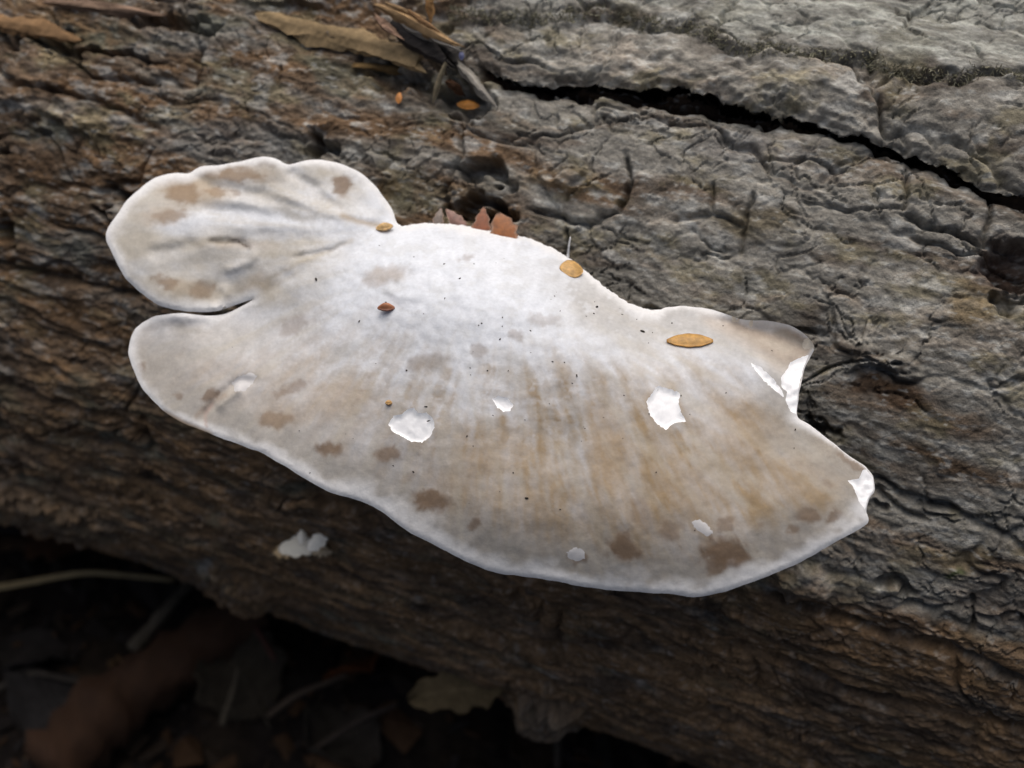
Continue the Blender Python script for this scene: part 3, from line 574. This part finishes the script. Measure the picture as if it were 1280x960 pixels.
# ------------------------------------------------------------------ small things
def frame_of(a, b, up):
    d = b - a; L = np.linalg.norm(d); d = d / L; s = np.cross(d, up); s /= np.linalg.norm(s); u = np.cross(s, d); return d, s, u, L
def splinter(name, a, b, w, h, up, colr, label, cat, group=None, jag=0.3, n=16, seed=0, bend=0.0, parent=None, taper=(0.6, 0.25)):
    """a ragged sliver of wood from a to b: uneven six sided section, torn ends"""
    R = np.random.default_rng(seed + 50); d, s, u, L = frame_of(a, b, up); V, C2 = [], []
    prof = [(1, -.35), (.75, .4), (.1, .55), (-.7, .35), (-1, -.3), (0, -.5)]
    off_ = R.uniform(-1, 1, 6) * jag * w * 1.6
    ja = R.uniform(-1, 1, (n + 5, 6, 2)); ja = (ja[:-4] + ja[1:-3] + ja[2:-2] + ja[3:-1] + ja[4:]) / 3
    for i in range(n + 1):
        f_ = i / n; k_ = 1 - (1 - taper[0]) * (1 - min(f_ / .25, 1)) - (1 - taper[1]) * (1 - min((1 - f_) / .35, 1))
        cpt = a + d * L * f_ + u * bend * math.sin(math.pi * f_) + s * w * 0.10 * math.sin(f_ * 5 + seed)
        for q_, (x, y) in enumerate(prof):
            e_ = off_[q_] if i == n else (-off_[(q_ + 2) % 6] if i == 0 else 0)
            V.append(cpt + s * x * w / 2 * k_ * (1 + .45 * ja[i, q_, 0]) + u * y * h * k_ * (1 + .6 * ja[i, q_, 1]) + d * e_)
            C2.append(np.array(colr) * (1 + .2 * ja[i, q_, 1]) * R.uniform(.92, 1.08) * (0.8 + 0.3 * math.sin(q_ * 2.1 + seed)))
    Fs = [[i * 6 + q_, i * 6 + (q_ + 1) % 6, (i + 1) * 6 + (q_ + 1) % 6, (i + 1) * 6 + q_] for i in range(n) for q_ in range(6)]
    Fs += [list(range(5, -1, -1)), list(range(n * 6, n * 6 + 6))]
    o = mesh_obj(name, np.array(V), Fs, M_WOOD, parent, col=np.array(C2), smooth=False)
    if label: tag(o, label, cat, group)
    return o
def lp(x, y, l): return at_log((x, y), l / 1000)[0]
NLOG = at_log((520, 60))[1]
TAN, GREYW, DARK = (0.34, 0.22, 0.11), (0.20, 0.185, 0.165), (0.035, 0.03, 0.028)
# strips of bare wood still joined to the log
splinter('wood_strip', lp(325, 16, 1.5), lp(528, 78, 2.5), 0.0052, 0.0016, NLOG, (0.30, 0.215, 0.115), None, None, n=40, seed=1, parent=log, jag=.25, taper=(.5, .8))
splinter('wood_strip', lp(-30, 22, 1.0), lp(92, 46, 1.0), 0.0050, 0.0014, NLOG, (0.26, 0.155, 0.075), None, None, n=30, seed=2, parent=log, taper=(.9, .3))
splinter('wood_strip', lp(60, 2, 1.0), lp(205, 18, 1.0), 0.0026, 0.0016, NLOG, (0.24, 0.16, 0.11), None, None, n=24, seed=3, parent=log)
splinter('wood_strip', lp(440, 82, 0.8), lp(520, 88, 0.8), 0.002, 0.0008, NLOG, (0.24, 0.15, 0.06), None, None, n=16, seed=4, parent=log)
SG = 'splinters caught above the fissure'
for i, (a, b, la, lb, w, h, colr, label) in enumerate([
        ((476, 9), (574, 56), 6, 7, .0026, .0014, TAN, 'long tan splinter lying on top of the dark splinter heap'),
        ((470, 22), (500, 46), 6, 6, .0019, .0012, (0.30, 0.19, 0.13), 'short pinkish tan splinter at the left of the splinter heap'),
        ((538, -14), (537, 25), 7, 6, .0018, .0010, (0.36, 0.20, 0.08), 'upright tan sliver at the top edge above the splinter heap'),
        ((505, 28), (572, 62), 6, 7, .0024, .0014, GREYW, 'grey splinter just under the long tan splinter'),
        ((498, 34), (560, 80), 4, 5, .0040, .0022, DARK, 'blackened rotten splinter in the middle of the splinter heap'),
        ((545, 52), (584, 88), 4, 4, .0034, .0024, (0.05, 0.045, 0.04), 'charcoal black chip beside the bluish fleck'),
        ((574, 82), (618, 128), 6, 3, .0022, .0013, (0.27, 0.25, 0.215), 'pale grey splinter pointing down right into the fissure'),
        ((556, 78), (541, 128), 6, 3, .0012, .0009, (0.24, 0.20, 0.13), 'thin ragged straw coloured splinter hanging down from the heap'),
        ((484, 4), (530, 22), 7, 8, .0009, .0007, (0.38, 0.25, 0.13), 'thin straw fibre along the top of the splinter heap'),
        ((512, 14), (548, 40), 9, 9, .0010, .0008, (0.30, 0.17, 0.08), 'thin brown fibre crossing the long tan splinter'),
        ((528, 60), (566, 104), 5, 4, .0013, .0009, (0.15, 0.11, 0.07), 'thin brown fibre hanging left of the pale grey splinter'),
        ((560, 100), (580, 118), 3, 3, .0022, .0012, (0.11, 0.055, 0.03), 'dark reddish brown chip under the splinter heap')]):
    splinter('wood_splinter', lp(*a, la), lp(*b, lb), w, h, NLOG, colr, label, 'splinter', SG, n=14, seed=10 + i, jag=.45)
def flake(name, cpt, nrm, ax, L, W, bend, colr, label, cat, group=None, tip=1.0, parent=None, rim=None, mat=None, thick=0.00025, n=12, rag=.025):
    """a curved scale: pointed oval, cupped, with thickness"""
    nrm = nrm / np.linalg.norm(nrm); ax = ax - (ax @ nrm) * nrm; ax /= np.linalg.norm(ax); sd2 = np.cross(nrm, ax); V, C2 = [], []; m = 8
    for side in (1, 0):
        for i in range(n + 1):
            f_ = i / n; hw = W / 2 * (math.sin(math.pi * (0.03 + 0.94 * f_)) ** 0.75) * (1 - (1 - tip) * f_)
            for j in range(m + 1):
                g = j / m * 2 - 1; z = bend * (1 - g * g * 0.8) * math.sin(math.pi * f_) + side * thick
                rg = 1 + rag * math.sin(f_ * 23 + g * 3 + L * 9000) + rag * .5 * math.sin(f_ * 51)
                V.append(cpt + ax * (f_ - .5) * L + sd2 * hw * g * rg + nrm * z)
                k_ = max(abs(g), abs(f_ * 2 - 1)) ** 9
                C2.append(np.array(colr) * (1 - k_) + np.array(rim if rim is not None else colr) * k_)
    k0 = (n + 1) * (m + 1); Fs = []
    for i in range(n):
        for j in range(m):
            a_ = i * (m + 1) + j; Fs.append([a_, a_ + m + 1, a_ + m + 2, a_ + 1]); Fs.append([k0 + a_ + 1, k0 + a_ + m + 2, k0 + a_ + m + 1, k0 + a_])
    bd = [j for j in range(m + 1)] + [i * (m + 1) + m for i in range(1, n + 1)] + [n * (m + 1) + j for j in range(m - 1, -1, -1)] + [i * (m + 1) for i in range(n - 1, 0, -1)]
    for q_ in range(len(bd)): a_, b_ = bd[q_], bd[(q_ + 1) % len(bd)]; Fs.append([b_, a_, k0 + a_, k0 + b_])
    o = mesh_obj(name, np.array(V), Fs, mat or M_SCALE, parent, col=np.array(C2))
    if label: tag(o, label, cat, group)
    return o
up_ax = UP; rt_ax = RT
AMB = (0.46, 0.25, 0.06)
flake('bud_scale', at_cap((714, 339), 0.0004), PN + 0.25 * RT, rt_ax + .1 * up_ax, .0046, .0046, .0006, (0.50, 0.29, 0.09), 'round amber bud scale near the upper edge of the fungus', 'bud scale', 'bud scales on the fungus')
flake('bud_scale', at_cap((862, 428), 0.0003), PN, rt_ax, .0084, .0032, .0006, AMB, 'pointed boat shaped amber bud scale on the right of the fungus', 'bud scale', 'bud scales on the fungus', rim=(0.40, 0.2, 0.04))
flake('bud_scale', at_cap((481, 287), 0.0005), PN, rt_ax + .3 * up_ax, .0034, .0020, .0008, (0.52, 0.33, 0.13), 'tiny pale amber scale in the crease by the upper left lobe', 'bud scale', 'bud scales on the fungus')
flake('brown_crumb', at_cap((483, 388), 0.0005), PN, rt_ax, .0032, .0018, .0011, (0.34, 0.13, 0.055), 'small rusty brown crumb on the white boss of the fungus', 'crumb', rim=(0.2, .06, .03))
flake('brown_crumb', at_cap((486, 505), 0.0002), PN, rt_ax, .0012, .0010, .0004, (0.42, 0.24, 0.08), 'tiny ochre crumb just above the left white scar', 'crumb')
HG_ = 'papery husks behind the fungus'
for x, y, w, h, tilt, tp, colr, label in [(603, 295, .0052, .0078, .10, .35, (0.30, 0.09, 0.03), 'pointed rusty orange husk sticking up behind the fungus'), (630, 301, .0058, .0076, -.3, .8, (0.36, 0.12, 0.025), 'broad rounded orange husk standing rightmost behind the fungus'),
                                          (571, 287, .0040, .0062, -.8, .4, (0.32, 0.17, 0.13), 'slanted pinkish husk left of the orange husks'), (550, 284, .0030, .0050, 0.2, .4, (0.28, 0.22, 0.18), 'small frayed pale husk standing leftmost behind the fungus')]:
    b_ = lp(x, y + 1, 2.0); colr = np.array(colr) * 0.75; ax = UP + tilt * RT
    flake('seed_husk', b_ + UP * h * 0.22 - FW * 0.005, -FW + 0.25 * UP, ax, h, w, .0004, colr, label, 'husk', HG_, tip=tp, rim=(0.34, 0.22, 0.15), rag=.12)
flake('orange_flake', lp(585, 132, 2.5), -FW + .3 * UP, RT - .1 * UP, .0048, .0022, .0006, (0.55, 0.22, 0.03), 'bright orange chip at the mouth of the fissure', 'chip')
flake('orange_flake', lp(499, 123, 1.0), NLOG, UP, .0026, .0014, .0003, (0.5, 0.19, 0.03), 'tiny orange chip on the bark below the bare wood strip', 'chip')
flake('blue_fleck', lp(577, 70, 6.5), -FW + .2 * UP, UP, .0020, .0011, .0003, (0.06, 0.07, 0.16), 'small bluish fleck beside the black splinters', 'fleck')
# white crumb of fungus caught on the bark below the cap
crumb = thing('fungus_fragment', 'torn cream white scrap of fungus stuck to the bark below the cap', 'fungus scrap')
cN = at_log((380, 680))[1]
for k_, (x, y, L, W, z, ax, colr) in enumerate([(378, 683, .0115, .0060, 2.4, RT + .15 * UP, (0.92, 0.86, 0.72)), (360, 689, .0070, .0044, 2.0, RT + .2 * UP, (0.66, 0.48, 0.27)), (398, 677, .0068, .0040, 2.8, UP + .8 * RT, (0.92, 0.88, 0.78)), (377, 672, .0044, .0022, 3.0, UP, (0.92, 0.88, 0.78)), (402, 690, .0050, .0028, 2.0, RT, (0.66, 0.52, 0.34))]):
    flake('shred', lp(x, y, z * .55), -0.5 * FW + 0.8 * LZ + 0.20 * rng.normal(size=3), ax, L, W, .0007, colr, None, None, parent=crumb, mat=M_FLESH, thick=.0004, tip=.8, rag=.25)
# a strand of white thread in the crack above the cap
tube_p = [lp(713, 296, .8), lp(711, 308, .8), lp(710, 318, .6), lp(709, 324, .3)]
def tube(name, pts_, r0, r1, colr, label, cat, mat=M_WOOD, group=None, parent=None, seed=0, sides=8, knob=0.15):
    R = np.random.default_rng(seed + 900); P = np.array(pts_, float); L = np.r_[0, np.cumsum(np.linalg.norm(np.diff(P, axis=0), axis=1))]; n = max(10, 5 * len(P))
    tq = np.linspace(0, L[-1], n); Q = np.stack([np.interp(tq, L, P[:, k_]) for k_ in range(3)], 1)
    for _ in range(3): Q[1:-1] = (Q[:-2] + 2 * Q[1:-1] + Q[2:]) / 4
    V, C2 = [], []
    for i in range(n):
        d = Q[min(i + 1, n - 1)] - Q[max(i - 1, 0)]; d /= np.linalg.norm(d); s = np.cross(d, [0.1, 0.2, 1]); s /= np.linalg.norm(s); u = np.cross(s, d)
        r = (r0 + (r1 - r0) * i / (n - 1)) * R.uniform(1 - knob, 1 + knob)
        for q_ in range(sides): a = q_ * 2 * math.pi / sides; V.append(Q[i] + r * (s * math.cos(a) + u * math.sin(a)) * R.uniform(1 - knob, 1 + knob)); C2.append(np.array(colr) * R.uniform(.8, 1.15))
    Fs = [[i * sides + q_, i * sides + (q_ + 1) % sides, (i + 1) * sides + (q_ + 1) % sides, (i + 1) * sides + q_] for i in range(n - 1) for q_ in range(sides)]
    Fs += [list(range(sides - 1, -1, -1)), list(range((n - 1) * sides, n * sides))]
    o = mesh_obj(name, np.array(V), Fs, mat, parent, col=np.array(C2))
    if label: tag(o, label, cat, group)
    return o
tube('white_thread', tube_p, .00012, .00032, (0.8, 0.8, 0.8), 'short white thread in the crack above the fungus', 'thread', M_FLESH)

# ------------------------------------------------------------------ litter on the ground below the log
def leaf(name, a, b, W, lobes, colr, label, group, seed, curl=.004, nrm=np.array([0, 0, 1.0])):
    """dry leaf from stalk end a to tip b: lobed blade, raised midrib and veins"""
    R = np.random.default_rng(seed + 300); d, s, u, L = frame_of(a, b, nrm); n, m = 36, 8; V, C2 = [], []
    ph = R.uniform(0, 6)
    for i in range(n + 1):
        f_ = i / n
        for j in range(2 * m + 1):
            g = j / m - 1; hw = W / 2 * (math.sin(math.pi * min(1, f_ * .97 + .02)) ** .7) * (1 + lobes * math.sin(f_ * 21 + ph + (0.8 if g > 0 else 0)))
            z = curl * (g * g) * (0.6 + .8 * math.sin(f_ * 5 + ph)) + curl * .5 * math.sin(f_ * 4 + ph) + .0004 * math.sin((f_ * 9 - abs(g) * 2.2) * 6.28)
            V.append(a + d * L * f_ + s * hw * g + u * z)
            vein = max(math.exp(-(g / .05) ** 2), .5 * math.exp(-(((f_ * 9 - abs(g) * 2.2) % 1 - .5) / .07) ** 2)); C2.append(np.array(colr) * .8 * (R.uniform(.85, 1.12) + .35 * vein))
    w_ = 2 * m + 1; Fs = np.array([[i * w_ + j, i * w_ + j + 1, (i + 1) * w_ + j + 1, (i + 1) * w_ + j] for i in range(n) for j in range(2 * m)])
    root = thing(name, label, 'leaf', group)
    o = mesh_obj('blade', np.array(V), Fs, M_LEAF, root, col=np.array(C2)); md = o.modifiers.new('thickness', 'SOLIDIFY'); md.thickness = .0003
    tube('stalk', [a + d * L * .02, a - d * L * .1 + u * .001, a - d * L * .2], .0006, .0005, np.array(colr) * .8, None, None, parent=root, seed=seed)
    return root
gp = lambda x, y, l=.001: at_ground((x, y), l)
LG = 'dead leaves in the shade under the log'
# the tan leaf wedged against the underside of the log
la_, lb_ = lp(632, 862, 1.0) + FW * .006, at_ground((512, 880), .035)
d_ = ray(np.array([515., 872.])); lb_ = CAM + d_ * (np.linalg.norm(lp(560, 842, 0) - CAM) / np.linalg.norm(d_) + .004)
leaf('dead_leaf', la_, lb_, .0125, .16, (0.20, 0.145, 0.075), 'tan lobed leaf hanging under the edge of the log', LG, 1, curl=.0015, nrm=-FW)
leaf('dead_leaf', gp(330, 900, .004), gp(280, 820, .010), .030, .1, (0.05, 0.04, 0.028), 'dull grey brown leaf lying left of the tan leaf', LG, 2)
leaf('dead_leaf', gp(150, 700, .006), gp(40, 640, .006), .035, .12, (0.075, 0.034, 0.016), 'dark rusty leaf near the left edge under the log', LG, 3)
leaf('dead_leaf', gp(470, 905, .004), gp(390, 955, .006), .030, .1, (0.05, 0.042, 0.034), 'grey leaf below the tan leaf at the bottom', LG, 4)
leaf('dead_leaf', gp(440, 830, .005), gp(470, 870, .012), .024, .15, (0.12, 0.04, 0.013), 'reddish brown leaf left of the tan leaf against the log', LG, 5)
leaf('dead_leaf', gp(40, 930, .004), gp(120, 860, .006), .040, .08, (0.03, 0.027, 0.026), 'blackish wet leaf in the bottom left corner', LG, 6)
leaf('dead_leaf', gp(60, 790, .004), gp(10, 860, .006), .030, .12, (0.028, 0.024, 0.022), 'dark wet leaf under the pale grass stalk', LG, 7)
leaf('dead_leaf', gp(720, 945, .004), gp(640, 920, .006), .030, .12, (0.045, 0.03, 0.02), 'dark brown leaf at the bottom edge below the log', LG, 8)
tube('grass_stalk', [gp(-60, 792, .022), gp(40, 782, .024), gp(130, 769, .026), gp(232, 767, .020)], .0013, .0007, (0.36, 0.27, 0.14), 'pale dry grass stalk lying across the shade at left', 'stalk', knob=.05)
tube('fallen_branch', [gp(70, 985, .010), gp(150, 910, .013), gp(240, 850, .015), gp(330, 785, .012)], .0115, .0085, (0.048, 0.022, 0.010), 'thick reddish brown branch lying in the shade below the log', 'branch', sides=16, knob=.2, seed=3, mat=M_BARK)
TG = 'twigs in the shade below the log'
for k_, (pl, r, colr, label) in enumerate([([(180, 850, .018), (225, 800, .02), (262, 760, .02)], .0024, (0.17, 0.14, 0.10), 'flat pale brown twig leaning up towards the log'),
        ([(312, 770, .016), (325, 810, .014), (350, 850, .012)], .0010, (0.16, 0.07, 0.05), 'thin reddish twig dropping from the log edge'), ([(340, 915, .010), (380, 890, .012), (440, 872, .014)], .0012, (0.14, 0.10, 0.07), 'thin twig crossing between the grey leaves'),
        ([(285, 930, .012), (298, 890, .012), (305, 860, .012)], .0012, (0.16, 0.13, 0.09), 'short upright twig beside the grey brown leaf'), ([(400, 950, .008), (460, 915, .010), (500, 900, .010)], .0010, (0.12, 0.09, 0.07), 'dark twig at the bottom near the tan leaf'),
        ([(690, 900, .02), (695, 930, .014), (696, 975, .008)], .0016, (0.10, 0.08, 0.06), 'dark upright stem at the bottom below the grey bark lump'), ([(0, 880, .008), (50, 860, .010), (110, 870, .008)], .0012, (0.09, 0.075, 0.06), 'short dark twig near the bottom left corner')]):
    tube('twig', [gp(*p) for p in pl], r, r * .7, np.array(colr) * .5, label, 'twig', group=TG, seed=20 + k_)
# crumbs of rotten wood and leaf scattered too thickly to count
V, Fs, C2 = [], [], []
LX = np.stack([rng.uniform(-.26, .24, 5200), rng.uniform(-.2, .2, 5200)], 1); LZ2 = ground_h(LX[:, 0], LX[:, 1]) + .0012
for (x, y), z in zip(LX, LZ2):
    L = .0025 * math.exp(rng.normal(0, .6)); W = L * rng.uniform(.2, .6)
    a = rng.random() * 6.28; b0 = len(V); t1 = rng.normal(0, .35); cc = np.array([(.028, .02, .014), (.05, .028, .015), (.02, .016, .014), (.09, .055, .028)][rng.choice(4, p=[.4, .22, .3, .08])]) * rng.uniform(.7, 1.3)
    for (q1, q2, q3) in [(-1, -1, 0), (1, -.7, 0), (.8, 1, 0), (-.9, .8, 0), (0, 0, .5)]:
        lx, ly = q1 * L, q2 * W; V.append((x + lx * math.cos(a) - ly * math.sin(a), y + lx * math.sin(a) + ly * math.cos(a), z + q3 * W + lx * t1)); C2.append(cc)
    Fs += [[b0, b0 + 1, b0 + 4], [b0 + 1, b0 + 2, b0 + 4], [b0 + 2, b0 + 3, b0 + 4], [b0 + 3, b0, b0 + 4], [b0 + 3, b0 + 2, b0 + 1, b0]]
lit = mesh_obj('leaf_litter', np.array(V), [list(f_) for f_ in Fs], M_LEAF, col=np.array(C2), smooth=False)
lit['kind'] = 'stuff'; lit['label'] = 'dark crumbs of rotten wood and leaf covering the soil'; lit['category'] = 'leaf litter'
# short moss along the upper step of the bark
V, Fs, C2 = [], [], []; cand = idx[(ST_D < 12) & (ST_S < 0) & (PV[:, 0] > 560) & (PV[:, 0] < 1330)]
for vi in rng.choice(cand, 3400):
    nn = LOGN[vi]; r = rng.normal(size=3); up2 = nn + .5 * r + np.array([0, -.1, -.15]); up2 /= np.linalg.norm(up2); sd3 = np.cross(up2, rng.normal(size=3)); sd3 /= np.linalg.norm(sd3)
    l_ = .0011 * rng.uniform(.5, 1.6); b0 = len(V); p = LOGV[vi] - nn * .0001; w_ = .00009
    V += [p - sd3 * w_, p + sd3 * w_, p + up2 * l_ * .6 + sd3 * w_ * .6 + r * .0001, p + up2 * l_]; cc = np.array([(.22, .21, .14), (.30, .285, .20), (.15, .14, .09)][rng.integers(3)]); C2 += [cc] * 4
    Fs += [[b0, b0 + 1, b0 + 2], [b0, b0 + 2, b0 + 3]]
mo = mesh_obj('moss', np.array(V), np.array(Fs), M_MOSS, col=np.array(C2)); mo['kind'] = 'stuff'; mo['label'] = 'short dull green moss fringe along the upper bark step'; mo['category'] = 'moss'
